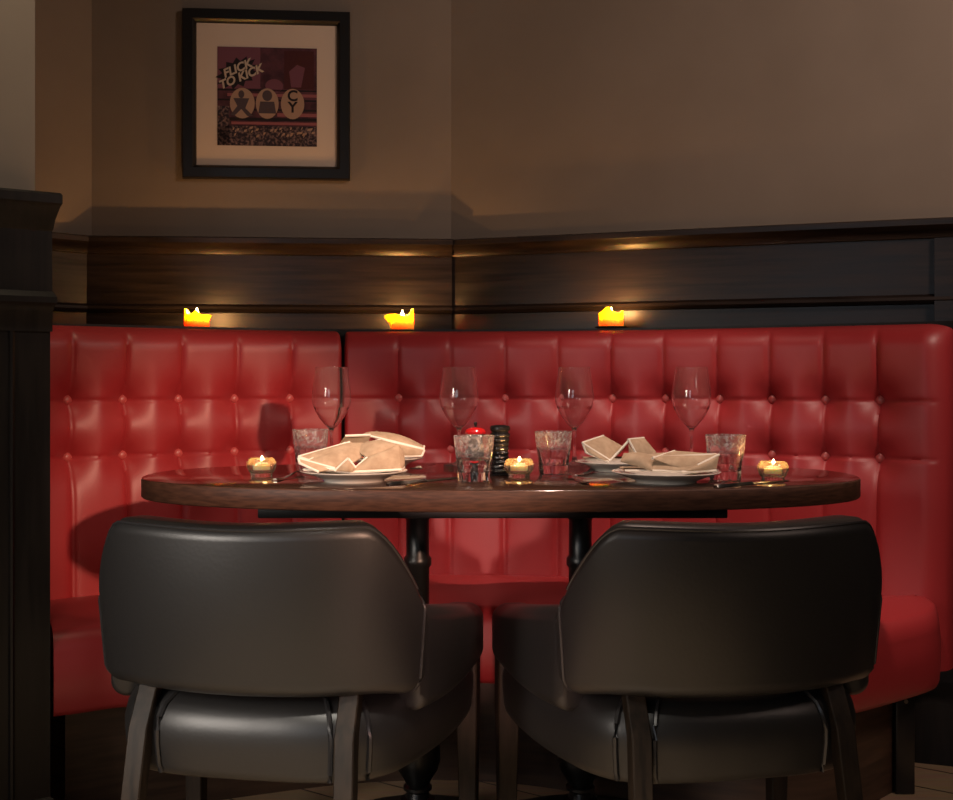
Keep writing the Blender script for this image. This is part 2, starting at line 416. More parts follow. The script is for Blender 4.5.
# ledge behind the backrest; unseen skirt added below it to stop light leaking
bm = bmesh.new(); lf = []; lb = []
for p, q in [(PLc, 1)] and [(c, None) for c in (PLc, PRc)]:
    for i in range(0, len(p), 6):
        t = (p[min(i + 1, len(p) - 1)] - p[max(i - 1, 0)]).normalized(); nb = Vector((-t.y, t.x, 0)); f = p[i] + nb * (TH + .002)
        X = f.x
        if X < A0[0] + .02: w = Vector((X - .10, A0[1] - (A0[0] - X + .10) - .0, 0))
        elif X < C0[0]: w = Vector((X, C0[1] - .0787 * (C0[0] - X) - .02, 0))
        else: w = Vector((X, C0[1] - .364 * (X - C0[0]) - .008, 0))
        if w.y < f.y + .01: w = Vector((w.x, f.y + .01, 0))
        lf.append(f); lb.append(w)
lf.append(Vector((1.20, lf[-1].y - .05, 0))); lb.append(Vector((1.20, C0[1] - .364 * (1.20 - C0[0]) - .008, 0)))
lf.sort(key=lambda v: v.x); lb.sort(key=lambda v: v.x)
rings = [[f + Vector((0, 0, 1.0955)), w + Vector((0, 0, 1.0955)), w + Vector((0, 0, 1.07)), f + Vector((0, .01, 1.07)), f + Vector((0, .01, .30)), f + Vector((0, .004, .30)), f + Vector((0, 0, 1.07))] for f, w in zip(lf, lb)]
loft(bm, rings); struct(obj('trim_8', bm, M['black_wood'], angle=30))

# ------------------------------------------------------------------ dining chairs
def chair_path(n=90):
    """U-shaped plan of back and arms, local x right, y forward; returns list of (point, s in -1..1)"""
    pts = [(.298, .50), (.299, .44), (.299, .36), (.296, .27), (.283, .18), (.253, .10), (.196, .045), (.106, .012), (0, 0)]
    full = [(-x, y) for x, y in pts] + [(x, y) for x, y in pts[:-1][::-1]]
    P, L = resample(catmull([(x, y, 0) for x, y in full], 10), n)
    return P, L
CP, CL = chair_path(121)
def sec_ring(p, nout, th, z0, z1, lean, k=2.6, n=28):
    """upright rounded section: nout = outward direction; p lies on the outer face's middle"""
    out = []
    zc, hz, ht = (z0 + z1) / 2, (z1 - z0) / 2, th / 2
    q = min(.024, ht * .8); m = n // 4
    prof = []
    for cx, cz, a0 in ((ht - q, hz - q, 0), (q - ht, hz - q, 90), (q - ht, q - hz, 180), (ht - q, q - hz, 270)):
        for i in range(m):
            a = math.radians(a0 + 90 * i / (m - 1)); prof.append((cx + q * math.cos(a), cz + q * math.sin(a)))
    for x, z in prof:
        bow = .006 * (1 - min(1, abs(z) / hz) ** 2) if x > 0 else 0
        x += bow
        out.append(p + nout * (x - ht + lean * (zc + z - .47)) + Vector((0, 0, zc + z)))
    return out
def path_frame(i):
    t = (CP[min(i + 1, 120)] - CP[max(i - 1, 0)]).normalized()
    return t, Vector((t.y, -t.x, 0))
S_ARM = .300     # arc distance from the middle of the back to the seam where the arm begins
def top_z(s):
    s = abs(s)
    return .733 + .004 * smooth01(s / .2) - .137 * smooth01((s - .190) / .13) - .060 * max(0, min(1, (s - .29) / .34))
def bot_z(s): return .468 - .030 * smooth01((abs(s) - .20) / .2)
def make_chair(label, loc, rz):
    root = thing('tub_chair', label, 'chair', loc, rz, 'black leather chairs at the table')
    # backrest
    idx = [i for i in range(121) if abs(CL * i / 120 - CL / 2) <= S_ARM]
    bm = bmesh.new(); rings = []
    N = len(idx)
    for j, i in enumerate(idx):
        s = CL * i / 120 - CL / 2; t, no = path_frame(i)
        e = min(j, N - 1 - j); th = .062
        sh = 1.0 if e >= 3 else (.80, .93, .98)[e]
        z0, z1 = bot_z(s), top_z(s); zc = (z0 + z1) / 2
        rings.append(sec_ring(CP[i] + no * (.006 * sh), no, th * sh + .012, zc - (zc - z0) * sh, zc + (z1 - zc) * sh, .10 * (1 - smooth01((abs(s) - .27) / .1))))
    loft(bm, rings); back = obj('backrest', bm, M['black_leather'], root, angle=60)
    # piping round the rear panel
    top = [r[3] for r in rings[2:-2]]
    bm = bmesh.new(); tube(bm, [v + Vector((0, 0, 0)) for v in top], .0030, 6)
    obj('piping', bm, M['piping'], back)
    for sgn in (-1, 1):
        bm = bmesh.new(); r = rings[1] if sgn < 0 else rings[-2]
        tube(bm, [r[k] for k in (5, 4, 3, 2, 1, 0, -1, -2, -3, -4, -5)], .0030, 6); obj('piping', bm, M['piping'], back)
    # arms
    for sgn in (-1, 1):
        ids = [i for i in range(121) if sgn * (CL * i / 120 - CL / 2) >= S_ARM - .012]
        if sgn < 0: ids = ids[::-1]
        bm = bmesh.new(); rg = []; n = len(ids)
        for j, i in enumerate(ids):
            s = CL * i / 120 - CL / 2; t, no = path_frame(i)
            z0, z1 = .425, top_z(s) - .002; zc = (z0 + z1) / 2
            e = n - 1 - j; sh = 1.0 if e >= 5 else (.60, .80, .90, .96, .99)[e]
            if j == 0: sh = .9
            rg.append(sec_ring(CP[i] - no * (.034 * (1 - sh)), no, .074 * sh, zc - (zc - z0) * sh, zc + (z1 - zc) * sh, 0, k=3.2))
        loft(bm, rg); obj('arm', bm, M['black_leather'], root, angle=60)
    # seat
    half = [(0, .022), (.10, .026), (.175, .045), (.222, .09), (.252, .17), (.274, .28), (.283, .40), (.276, .48), (.236, .535), (.12, .552), (0, .556)]
    plan = [Vector((x, y, 0)) for x, y in half] + [Vector((-x, y, 0)) for x, y in half[1:-1][::-1]]
    pl, _ = resample(catmull([*plan, plan[0]], 6), 97); pl = pl[:-1]
    cen = Vector((0, .29, 0))
    def ring(inset, z):
        out = []
        for p in pl:
            d = p - cen; out.append(cen + d * (1 - inset / d.length) + Vector((0, 0, z + .012 * 0)))
        return out
    prof = [(.05, .330), (.014, .332), (.004, .338), (0, .35), (-.004, .385), (-.004, .405), (.001, .425), (.012, .443), (.030, .455), (.07, .464), (.14, .470), (.22, .472)]
    bm = bmesh.new(); rg = [ring(a, z) for a, z in prof]; vr = loft(bm, rg)
    st = obj('seat', bm, M['black_leather'], root, angle=60)
    for sgn in (-1, 1):
        for x in (.140, .195):
            k = min((k for k in range(96) if pl[k].y < .2), key=lambda k: abs(pl[k].x - sgn * x))
            pts = [rg[q][k] + (pl[k] - cen).normalized() * .0018 for q in range(2, 11)]
            bm = bmesh.new(); tube(bm, pts, .0042, 6); obj('piping', bm, M['piping'], st)
    # legs
    def leg(pts, w, d):
        bm = bmesh.new(); rings = []
        for (x, y, z), ww, dd in zip(pts, w, d):
            c = .004
            rings.append([Vector((x + a * (ww / 2 - c * (abs(b) == 1) * 0), y + b * dd / 2, z)) for a, b in ((-1, -.86), (-.88, -1), (.88, -1), (1, -.86), (1, .86), (.88, 1), (-.88, 1), (-1, .86))])
        loft(bm, rings); obj('leg', bm, M['chair_wood'], root, angle=30)
    for sgn in (-1, 1):
        leg([(sgn * .190, -.055, 0), (sgn * .180, -.022, .12), (sgn * .170, .006, .30), (sgn * .166, .026, .41), (sgn * .164, .072, .492)], (.024, .027, .030, .031, .031), (.024, .028, .030, .030, .03))
        leg([(sgn * .272, .478, 0), (sgn * .272, .474, .20), (sgn * .272, .470, .345), (sgn * .272, .468, .455)], (.028, .034, .040, .040), (.028, .034, .040, .040))
    return root
make_chair('black leather tub chair on the left, under the framed picture side of the table', (-.365, 1.745, 0), -math.radians(10))
make_chair('black leather tub chair on the right, turned the opposite way to the left one', (.414, 1.745, 0), math.radians(11))

# ------------------------------------------------------------------ the table
TZ = .755; TXC, TYC = .049, 2.405
table = thing('dining_table', 'oval dark wood dining table on two black turned pedestals', 'table', (TXC, TYC, 0))
def oval(a, b, e, n=128):
    out = []
    for i in range(n):
        t = 2 * PI * i / n; c, s = math.cos(t), math.sin(t)
        out.append((math.copysign(abs(c) ** (2 / e), c) * a, math.copysign(abs(s) ** (2 / e), s) * b))
    return out
bm = bmesh.new(); rings = []
for ins, z in ((.012, TZ - .0402), (.003, TZ - .040), (0, TZ - .037), (0, TZ - .004), (.0012, TZ - .0012), (.004, TZ)):
    rings.append([Vector((x, y, z)) for x, y in oval(.737 - ins, .352 - ins, 2.35)])
loft(bm, rings)
top = obj('tabletop', bm, [M['table_edge'], M['table_top']], table, angle=50)
for p in top.data.polygons:
    if p.normal.z > .9: p.material_index = 1
bm = bmesh.new()
box(bm, (-.018, 0, TZ - .047), (.90, .34, .013), bevel=.003); box(bm, (-.018, -.19, TZ - .054), (.90, .03, .028), bevel=.003); box(bm, (-.018, .17, TZ - .054), (.90, .03, .028), bevel=.003)
obj('under_frame', bm, M['iron'], table)
for x in (-.172, .168):
    bm = bmesh.new()
    lathe(bm, [(0, 0), (.20, 0), (.205, .008), (.19, .018), (.10, .032), (.05, .045), (.034, .058), (.030, .066), (.036, .072), (.036, .078), (.026, .082), (.022, .092), (.030, .098), (.030, .104), (.024, .108), (.030, .120), (.043, .140),
               (.048, .160), (.046, .20), (.036, .26), (.028, .32), (.026, .36), (.030, .366), (.030, .376), (.0245, .382), (.0240, .56), (.029, .566), (.029, .58), (.024, .586), (.024, .66), (.034, .672), (.05, .69), (.05, TZ - .052), (0, TZ - .052)], 32)
    bmesh.ops.translate(bm, vec=(x, 0, 0), verts=bm.verts)
    ped = obj('pedestal', bm, M['iron'], table)
    bm = bmesh.new(); box(bm, (x, 0, TZ - .062), (.15, .28, .018), bevel=.004); box(bm, (x, 0, TZ - .058), (.26, .06, .014), bevel=.004); obj('top_plate', bm, M['iron'], ped)

# ------------------------------------------------------------------ tableware
def on_table(px, D, dz=0.0): return ((px - CX) / F * D, D, TZ + dz + .0003)
def wine_glass_mesh():
    bm = bmesh.new()
    base = [(0, 0), (.034, 0), (.0363, .0002), (.037, .0010), (.0363, .0018), (.030, .0030), (.012, .006), (.0062, .010), (.0045, .02), (.0038, .04), (.0036, .06), (.0040, .076), (.0060, .084)]
    bowl = catmull([(.0060, 0, .084), (.013, 0, .091), (.026, 0, .106), (.0375, 0, .126), (.0440, 0, .144), (.0452, 0, .158), (.0435, 0, .178), (.0400, 0, .203), (.0370, 0, .2255)], 5)
    bowl = [(v.x, v.z) for v in bowl]
    rim = [(.0369, .2263), (.0365, .2268), (.0361, .2263)]
    inner = [(max(x - .0009, 0), z + (.0022 if z < .13 else .0004)) for x, z in bowl[::-1] if x > .010] + [(.004, .0915), (0, .0910)]
    inner[0] = (.0361, .2255)
    outer = base + bowl[1:] + rim
    return lathe(bm, outer + inner, 64)
wg = obj('wine_glass', wine_glass_mesh(), M['wine_glass'], angle=80)
WG = 'wine glasses on the table'
tag(wg, 'empty wine glass left of the seam in the red backrest, beside the left water glass', 'wine glass', WG)
wg.location = on_table(331.5, 2.66)
for px, D, lab in ((459, 2.66, 'empty wine glass behind the water glass next to the black pepper mill'),
                   (574.5, 2.68, 'empty wine glass standing just right of the water glass beside the central tealight'),
                   (691.5, 2.66, 'empty wine glass behind the folded napkin at the right end of the table')):
    c = wg.copy(); COL.objects.link(c); c.location = on_table(px, D); c['label'] = lab

def tumbler_mesh():
    bm = bmesh.new(); n = 60
    outer = [(0, 0), (.028, 0), (.0300, .0006), (.0308, .002), (.0325, .03), (.0335, .036), (.036, .05), (.0390, .080), (.0397, .0868), (.0398, .0880)]
    inner = [(.0394, .0888), (.0388, .0888), (.0385, .0880), (.0382, .0865), (.0375, .079), (.0350, .053), (.0325, .045), (.0285, .022), (.026, .018), (0, .0175)]
    def facet(a, r, z, k):
        if 2 < k < 7 and z < .037:
            q = 2 * PI / 10; b = (a % q) - q / 2; return r * math.cos(q / 2) / math.cos(b) * 1.02, z
        return r, z
    return lathe(bm, outer + inner, n, modf=facet)
def water_mesh(level):
    bm = bmesh.new()
    return lathe(bm, [(0, .0178), (.0259, .0183), (.0283, .0222), (.0323, .045), (.0345, level - .0008), (.0342, level), (0, level)], 40)
TG = 'water tumblers on the table'
def tumbler(px, D, label, level):
    t = thing('water_tumbler', label, 'water glass', on_table(px, D), random.random() * .6, TG)
    obj('glass', tumbler_mesh(), M['sparkle_glass'], t, angle=35)
    obj('water', water_mesh(level), M['water'], t)
    return t
tumbler(310.5, 2.52, 'faceted water tumbler at the left, below the wine glass left of the seam', .050)
tumbler(474, 2.24, 'faceted water tumbler right in front of the black pepper mill', .048)
tumbler(553.5, 2.42, 'faceted water tumbler between the central tealight and the third wine glass', .052)
tumbler(725.5, 2.27, 'faceted water tumbler between the right napkin and the right tealight', .053)

# plates
def plate_mesh():
    bm = bmesh.new()
    return lathe(bm, [(0, .003), (.050, .003), (.053, 0), (.058, 0), (.060, .004), (.075, .010), (.098, .0175), (.1035, .0195), (.1045, .0205), (.1035, .0215), (.097, .0200), (.072, .0125), (.060, .0075), (.055, .0068), (0, .0068)], 64)
PG = 'cream side plates under the napkins'
pl = obj('plate', plate_mesh(), M['china'], angle=60)
tag(pl, 'round cream plate holding the large tan napkin at the front left of the table', 'plate', PG); pl.location = on_table(354, 2.24)
PLATES = {'fl': (354, 2.24)}
for key, px, D, lab in (('bl', 384, 2.62, 'round cream plate under the napkin furthest back on the left of the table'),
                        ('br', 616, 2.50, 'round cream plate under the bow shaped napkin behind the front right plate'),
                        ('fr', 666, 2.215, 'round cream plate under the wide envelope napkin at the front right')):
    c = pl.copy(); COL.objects.link(c); c.location = on_table(px, D); c['label'] = lab; c.scale = (.86, .86, 1) if key[0] == 'b' else (1, 1, 1); PLATES[key] = (px, D)

# napkins: folded sheets built as curved patches with thickness, bright hems
def patch(bm, quad, bulge=(0, 0, 0), th=.0022, n=10):
    a, b, c, d = [Vector(q) for q in quad]; B = Vector(bulge); g = []
    for i in range(n + 1):
        row = []
        for j in range(n + 1):
            u, v = i / n, j / n
            p = (a * (1 - u) + b * u) * (1 - v) + (d * (1 - u) + c * u) * v + B * (4 * u * (1 - u)) * (4 * v * (1 - v)) ** .6
            row.append(p)
        g.append(row)
    nrm = ((b - a).cross(d - a) + (c - b).cross(d - c)).normalized() * th
    T = [[bm.verts.new(p + nrm / 2) for p in r] for r in g]; U = [[bm.verts.new(p - nrm / 2) for p in r] for r in g]
    for i in range(n):
        for j in range(n):
            bm.faces.new((T[i][j], T[i + 1][j], T[i + 1][j + 1], T[i][j + 1])); bm.faces.new((U[i][j], U[i][j + 1], U[i + 1][j + 1], U[i + 1][j]))
    for i in range(n):
        bm.faces.new((T[i][0], U[i][0], U[i + 1][0], T[i + 1][0])); bm.faces.new((T[i][n], T[i + 1][n], U[i + 1][n], U[i][n]))
        bm.faces.new((T[0][i], T[0][i + 1], U[0][i + 1], U[0][i])); bm.faces.new((T[n][i], U[n][i], U[n][i + 1], T[n][i + 1]))
    return [g[i][0] for i in range(n + 1)], [g[n][j] for j in range(n + 1)], [g[i][n] for i in range(n + 1)], [g[0][j] for j in range(n + 1)]
NG = 'folded linen napkins on the plates'
def napkin(key, label, patches, rz=0, sc=1.0):
    px, D = PLATES[key]; x, y, z = on_table(px, D, .0125)
    root = thing('napkin', label, 'napkin', (x, y, z), rz, NG)
    bm = bmesh.new(); hb = bmesh.new(); 
    for quad, bulge, hems in patches:
        es = patch(bm, [tuple(v * sc for v in q) for q in quad], bulge)
        for h in hems: tube(hb, es[h], .0026, 6)
    obj('cloth', bm, M['linen'], root, angle=50); h = obj('hem', hb, M['hem'], root); h['label'] = 'ivory stitched hem'
    return root
# (quad a b c d; edges: 0 = a-b, 1 = b-c, 2 = d-c, 3 = a-d)
napkin('fl', 'large tan folded napkin on the front left plate, loose corner turned up', [
    ([(-.09, -.045, .013), (.085, -.05, .013), (.09, .05, .013), (-.08, .05, .013)], (0, 0, .002), (0, 3)),
    ([(-.095, -.048, .024), (-.02, -.058, .012), (.06, .03, .060), (-.02, .03, .060)], (0, -.006, .008), (0, 3)),
    ([(-.102, -.040, .034), (-.03, -.055, .016), (-.06, -.06, .010), (-.098, -.052, .026)], (0, -.004, -.002), (0, 2, 3)),
    ([(-.105, -.02, .036), (-.035, -.052, .016), (.02, .0, .050), (-.01, .02, .062)], (0, -.004, .006), (0, 3)),
    ([(-.03, -.062, .012), (-.004, -.066, .036), (.010, -.064, .018), (.004, -.066, .010)], (0, -.006, 0), (0, 1)),
    ([(.0, -.062, .010), (.095, -.056, .014), (.088, -.012, .058), (.03, -.04, .036)], (0, -.010, .006), (0, 3)),
    ([(.03, -.040, .036), (.088, -.012, .058), (.05, .03, .066), (-.01, .02, .052)], (0, -.004, .008), (2,)),
    ([(-.02, .030, .074), (.03, .026, .076), (.02, .05, .050), (-.04, .05, .050)], (0, 0, .008), (0,)),
    ([(.095, -.056, .014), (.098, -.02, .016), (.090, .01, .050), (.088, -.012, .058)], (.006, 0, 0), (0,))])
napkin('bl', 'cream folded napkin with a pointed end, on the rear left plate', [
    ([(-.06, -.04, .014), (.07, -.04, .014), (.07, .04, .014), (-.06, .04, .014)], (0, 0, .002), (0, 1)),
    ([(-.03, -.045, .060), (.092, -.04, .030), (.09, .03, .032), (-.02, .03, .066)], (0, 0, .012), (0, 1)),
    ([(-.01, -.05, .016), (.088, -.042, .014), (.094, -.04, .028), (.0, -.05, .050)], (0, -.006, 0), (0, 1, 2)),
    ([(-.07, -.03, .040), (-.03, -.045, .062), (-.02, .03, .066), (-.06, .03, .04)], (0, 0, .010), (0,))])
napkin('br', 'napkin folded like a bow, on the rear right plate', [
    ([(-.07, -.04, .014), (.075, -.04, .014), (.075, .04, .014), (-.07, .04, .014)], (0, 0, .002), (0,)),
    ([(-.078, -.045, .050), (-.020, -.052, .014), (.014, .01, .040), (-.025, .02, .062)], (0, 0, .006), (0, 3)),
    ([(-.070, -.05, .030), (-.022, -.056, .010), (-.020, -.052, .014), (-.076, -.045, .048)], (0, -.006, -.003), (0, 3)),
    ([(-.020, -.054, .012), (.022, -.05, .056), (.030, .02, .054), (.0, .02, .020)], (0, 0, -.006), (0,)),
    ([(.020, -.054, .058), (.044, -.054, .014), (.084, -.02, .028), (.062, .01, .058)], (0, -.004, .006), (0, 3)),
    ([(.022, -.05, .014), (.044, -.056, .010), (.040, -.052, .020), (.020, -.052, .050)], (0, -.004, 0), (1,))])
napkin('fr', 'wide envelope folded napkin with a white rolled end, on the front right plate', [
    ([(-.085, -.045, .013), (.088, -.045, .013), (.088, .045, .013), (-.085, .045, .013)], (0, 0, .002), (0, 1)),
    ([(-.092, -.035, .030), (-.035, -.055, .014), (-.020, -.02, .040), (-.080, .01, .042)], (-.004, -.010, .010), ()),
    ([(-.035, -.058, .014), (.050, -.060, .012), (.090, -.035, .042), (-.030, -.03, .036)], (0, -.008, -.002), (0,)),
    ([(-.034, -.050, .036), (.022, -.060, .016), (.092, -.040, .043), (.02, .02, .046)], (0, -.004, .004), (3,)),
    ([(.018, -.062, .012), (.085, -.054, .014), (.094, -.040, .043), (.050, -.056, .024)], (.002, -.006, .0), (0, 2)),
    ([(-.030, -.03, .037), (.090, -.035, .043), (.070, .04, .036), (-.06, .04, .036)], (0, 0, .006), (0,))])

# cutlery
def strip(bm, secs, th=.0022):
    """secs: (y, half width, z); flat bar along y"""
    rings = [[Vector((-w, y, z)), Vector((-w * .6, y, z + th)), Vector((w * .6, y, z + th)), Vector((w, y, z)), Vector((w * .6, y, z - th * .2)), Vector((-w * .6, y, z - th * .2))] for y, w, z in secs]
    loft(bm, rings)
def fork_mesh():
    bm = bmesh.new()
    strip(bm, [(-.10, .004, .0035), (-.095, .0085, .003), (-.06, .0065, .002), (-.01, .0035, .004), (.03, .003, .008), (.04, .006, .008), (.05, .0105, .0065), (.06, .0115, .005)])
    for k in range(4):
        x = -.0090 + .006 * k
        strip_pts = [(.058, .0015, .005), (.08, .0013, .0045), (.10, .0008, .009)]
        rings = [[Vector((x - w, y, z)), Vector((x - w, y, z + .002)), Vector((x + w, y, z + .002)), Vector((x + w, y, z))] for y, w, z in strip_pts]
        loft(bm, rings)
    return bm
def knife_mesh():
    bm = bmesh.new()
    rings = []
    for y, x0, x1, th in ((-.11, -.005, .005, .003), (-.105, -.0085, .0085, .005), (-.05, -.0075, .0075, .005), (-.005, -.005, .005, .005), (.0, -.008, .006, .0026), (.05, -.010, .006, .0022), (.09, -.009, .006, .002), (.112, -.002, .006, .0014)):
        rings.append([Vector((x0, y, .001)), Vector((x0 * .6, y, .001 + th)), Vector((x1 * .6, y, .001 + th)), Vector((x1, y, .001)), Vector((x1 * .6, y, .0003)), Vector((x0 * .6, y, .0003))])
    loft(bm, rings); return bm
fk = obj('fork', fork_mesh(), M['steel'], angle=50); kn = obj('knife', knife_mesh(), M['steel'], angle=50)
tag(fk, 'steel fork lying between the left tealight and the front left plate', 'fork', 'forks on the table')
tag(kn, 'steel knife lying right of the front left plate', 'knife', 'knives on the table')
fk.location = on_table(291, 2.33); fk.rotation_euler = (0, 0, math.radians(-9))
kn.location = on_table(426, 2.23); kn.rotation_euler = (0, 0, math.radians(-38))
def again(src, px, D, rz, lab):
    c = src.copy(); COL.objects.link(c); c.location = on_table(px, D); c.rotation_euler = (0, 0, math.radians(rz)); c['label'] = lab
again(fk, 576, 2.26, 8, 'steel fork lying left of the front right plate, at the table edge')
again(kn, 752, 2.17, -50, 'steel knife lying in front of the right tealight')
again(fk, 424, 2.55, 170, 'steel fork lying right of the rear left plate, pointing to the backrest'); 
again(kn, 590, 2.47, 160, 'steel knife lying left of the rear right plate')

# pepper mill with a knobbly black body
bm = bmesh.new()
prof = [(0, 0), (.024, 0), (.025, .003)]
for k in range(9):
    z = .005 + k * .0105; w = .0215 - .0035 * math.sin(PI * k / 8.5)
    prof += [(w - .0015, z), (w + .001, z + .003), (w + .001, z + .0075), (w - .0015, z + .010)]
prof += [(.018, .102), (.020, .104)]
mill = thing('pepper_mill', 'black ribbed pepper mill beside the central tealight', 'pepper mill', on_table(500, 2.38), .3); mill.scale = (.95, .95, .88)
def ridged(a, r, z, k): return r * (1 + .035 * math.cos(a * 12 + z * 260)), z
lathe(bm, prof + [(0, .104)], 48, modf=lambda a, r, z, k: ridged(a, r, z, k) if 3 <= k <= 38 else (r, z)); obj('body', bm, M['mill_black'], mill, angle=60)
bm = bmesh.new(); lathe(bm, [(0, .1042), (.020, .1042), (.0225, .107), (.0225, .113), (.019, .1165), (.010, .118), (0, .1185)], 32); obj('cap', bm, M['mill_black'], mill)
# black condiment pot with a red lid, mostly behind the tumbler
pot = thing('condiment_pot', 'black lidded condiment pot with a domed red lid, behind the second water tumbler', 'condiment pot', on_table(475.5, 2.52), 0); pot.scale = (.74, .74, .93)
bm = bmesh.new(); lathe(bm, [(0, 0), (.026, 0), (.029, .004), (.030, .02), (.026, .05), (.026, .078), (.029, .0845), (0, .0845)], 40); obj('body', bm, M['mill_black'], pot)
bm = bmesh.new(); lathe(bm, [(0, .085), (.031, .085), (.032, .089), (.028, .095), (.018, .0995), (.006, .101), (0, .101)], 40); lid = obj('lid', bm, M['lid_red'], pot)
bm = bmesh.new(); lathe(bm, [(0, .1012), (.004, .1012), (.004, .105), (.0055, .108), (.0050, .112), (0, .1135)], 20); obj('knob', bm, M['iron'], lid)

# ------------------------------------------------------------------ candles
def flame_mesh(h, r):
    bm = bmesh.new(); lathe(bm, [(0, 0), (r * .55, h * .08), (r, h * .28), (r * .85, h * .5), (r * .45, h * .75), (r * .15, h * .93), (0, h)], 16); return bm
def point(name, loc, w, r=.006, color=(1, .48, .16)):
    l = bpy.data.lights.new(name, 'POINT'); l.energy = w; l.shadow_soft_size = r; l.color = color
    o = bpy.data.objects.new(name, l); COL.objects.link(o); o.location = loc; return o
HG = 'glass tealight holders on the table'; TLG = 'tealights burning in the glass holders'
def holder_mesh():
    bm = bmesh.new()
    return lathe(bm, [(0, 0), (.021, 0), (.0225, .002), (.0215, .007), (.0265, .013), (.0300, .021), (.0298, .029), (.0262, .0365), (.0245, .0385),
                      (.0232, .0380), (.0236, .0355), (.0262, .028), (.0262, .022), (.0225, .014), (.019, .0105), (0, .010)], 48)
def tealight(px, D, hl, tl):
    loc = on_table(px, D)
    h = obj('tealight_holder', holder_mesh(), M['holder_glass'], angle=60); h.location = loc; tag(h, hl, 'candle holder', HG)
    t = thing('tealight', tl, 'candle', (loc[0], loc[1], loc[2] + .0140), 0, TLG)
    bm = bmesh.new(); lathe(bm, [(0, 0), (.0175, 0), (.0182, .001), (.0186, .013), (.0190, .0136), (.0180, .0136), (.0176, .0015), (0, .0012)], 32); obj('cup', bm, M['clear_cup'], t)
    bm = bmesh.new(); lathe(bm, [(0, .0016), (.0173, .0016), (.0177, .0112), (.012, .0105), (0, .0102)], 32); obj('wax', bm, M['tea_wax'], t)
    bm = bmesh.new(); tube(bm, [(0, 0, .0100), (.0004, 0, .0135), (.0012, 0, .0160)], .0006, 6); obj('wick', bm, M['wick'], t)
    f = obj('flame', flame_mesh(.0150, .0042), M['flame'], t); f.location = (.001, 0, .0148); f.visible_shadow = False
    point('tealight_glow', (loc[0], loc[1], loc[2] + .0315), 1.0, .003)
tealight(261.5, 2.33, 'round glass tealight holder at the left end of the table', 'lit tealight glowing in the holder at the left end of the table')
tealight(519, 2.31, 'round glass tealight holder beside the black pepper mill', 'lit tealight in the holder beside the black pepper mill')
tealight(773, 2.235, 'round glass tealight holder at the right end of the table', 'lit tealight in the holder at the right end of the table')

CG = 'yellow candles on the ledge above the banquette'
LZ = 1.0958
def ledge_candle(px, D, rim, lobe, label, w, dish=False):
    loc = ((px - CX) / F * D, D, LZ + (.0045 if dish else 0))
    c = thing('pillar_candle', label, 'candle', loc, 0, CG)
    H, R = .040, .034
    bm = bmesh.new(); n = 48
    prof = [(0, 0, 0), (R - .002, 0, 0), (R, .002, 0), (R, .010, 0), (R, .018, 0), (R, .026, .2), (R, .033, .5), (R + .0005, H - .002, .9), (R - .001, H, 1), (R - .005, H - .001, 1), (R - .007, H - .008, .8), (R - .010, H * .52, .2), (R - .016, H * .46, 0), (0, H * .44, 0)]
    ang, lz, lr = lobe
    def m2(a, r, z, k):
        d = (a - ang + PI) % (2 * PI) - PI; zz = z + prof[k][2] * rim(a)
        if 2 <= k <= 11: r += lr * math.exp(-(d / .45) ** 2) * math.exp(-((zz - lz) / .013) ** 2)
        return r * (1 + .02 * math.sin(3 * a + px)), zz
    lathe(bm, [(r, z) for r, z, _ in prof], n, modf=m2)
    body = obj('wax', bm, M['wax'], c, angle=70)
    b = bmesh.new(); tube(b, [(0, 0, H * .44), (.001, 0, H * .75), (.002, 0, H * .95)], .0010, 6); obj('wick', b, M['wick'], c)
    f = obj('flame', flame_mesh(.026, .006), M['flame'], c); f.location = (.001, 0, H * .78); f.visible_shadow = False
    if dish:
        b = bmesh.new(); lathe(b, [(0, 0), (.036, 0), (.043, .002), (.045, .0045), (.042, .0045), (.036, .0025), (0, .0022)], 40)
        d = obj('candle_dish', b, M['iron']); d.location = (loc[0], loc[1], LZ); tag(d, 'small dark dish under the rightmost candle on the ledge', 'dish')
        c.location.z = LZ + .0026
    point('candle_glow', (loc[0], loc[1], loc[2] + H * 1.08), w, .008)
ledge_candle(196.5, 3.165, lambda a: .018 * math.exp(-((math.cos(a) + 1) / .25) ** 2) + .012 * math.exp(-((a - 4.9) / .25) ** 2) - .004, (.1, .043, .010), 'burning yellow candle on the ledge below the framed picture', 3.0)
ledge_candle(402, 3.275, lambda a: .020 * math.exp(-((math.cos(a) - 1) / .3) ** 2) + .004 * math.sin(2 * a), (3.3, .036, .017), 'burning yellow candle on the ledge nearest the wall corner', 3.0)
ledge_candle(611, 3.19, lambda a: .016 * math.exp(-((a - 4.3) / .4) ** 2) + .008 * math.exp(-((math.cos(a) - 1) / .15) ** 2), (3.6, .044, .004), 'burning yellow candle on the ledge right of the wall corner, on a dark dish', 2.7, True)

# ------------------------------------------------------------------ framed picture
wd = Vector((C0[0] - A0[0], C0[1] - A0[1], 0)).normalized()
def wall_hit(px):
    k = (px - CX) / F; d = .0787
    # y = C0y - d*(C0x - x), x = k*y
    y = (C0[1] - d * C0[0]) / (1 - d * k); return k * y, y
xl, yl = wall_hit(183); xr, yr = wall_hit(352); xm, ym = wall_hit(267.5)
FW = math.hypot(xr - xl, yr - yl) * .985; FH = 170 * ym / F * .985
pic = thing('framed_picture', 'black framed picture with a wide cream mount, hanging on the wall', 'picture', (xm, ym - .002, CH + (HY - 94) * ym / F * .992), math.atan2(wd.y, wd.x))
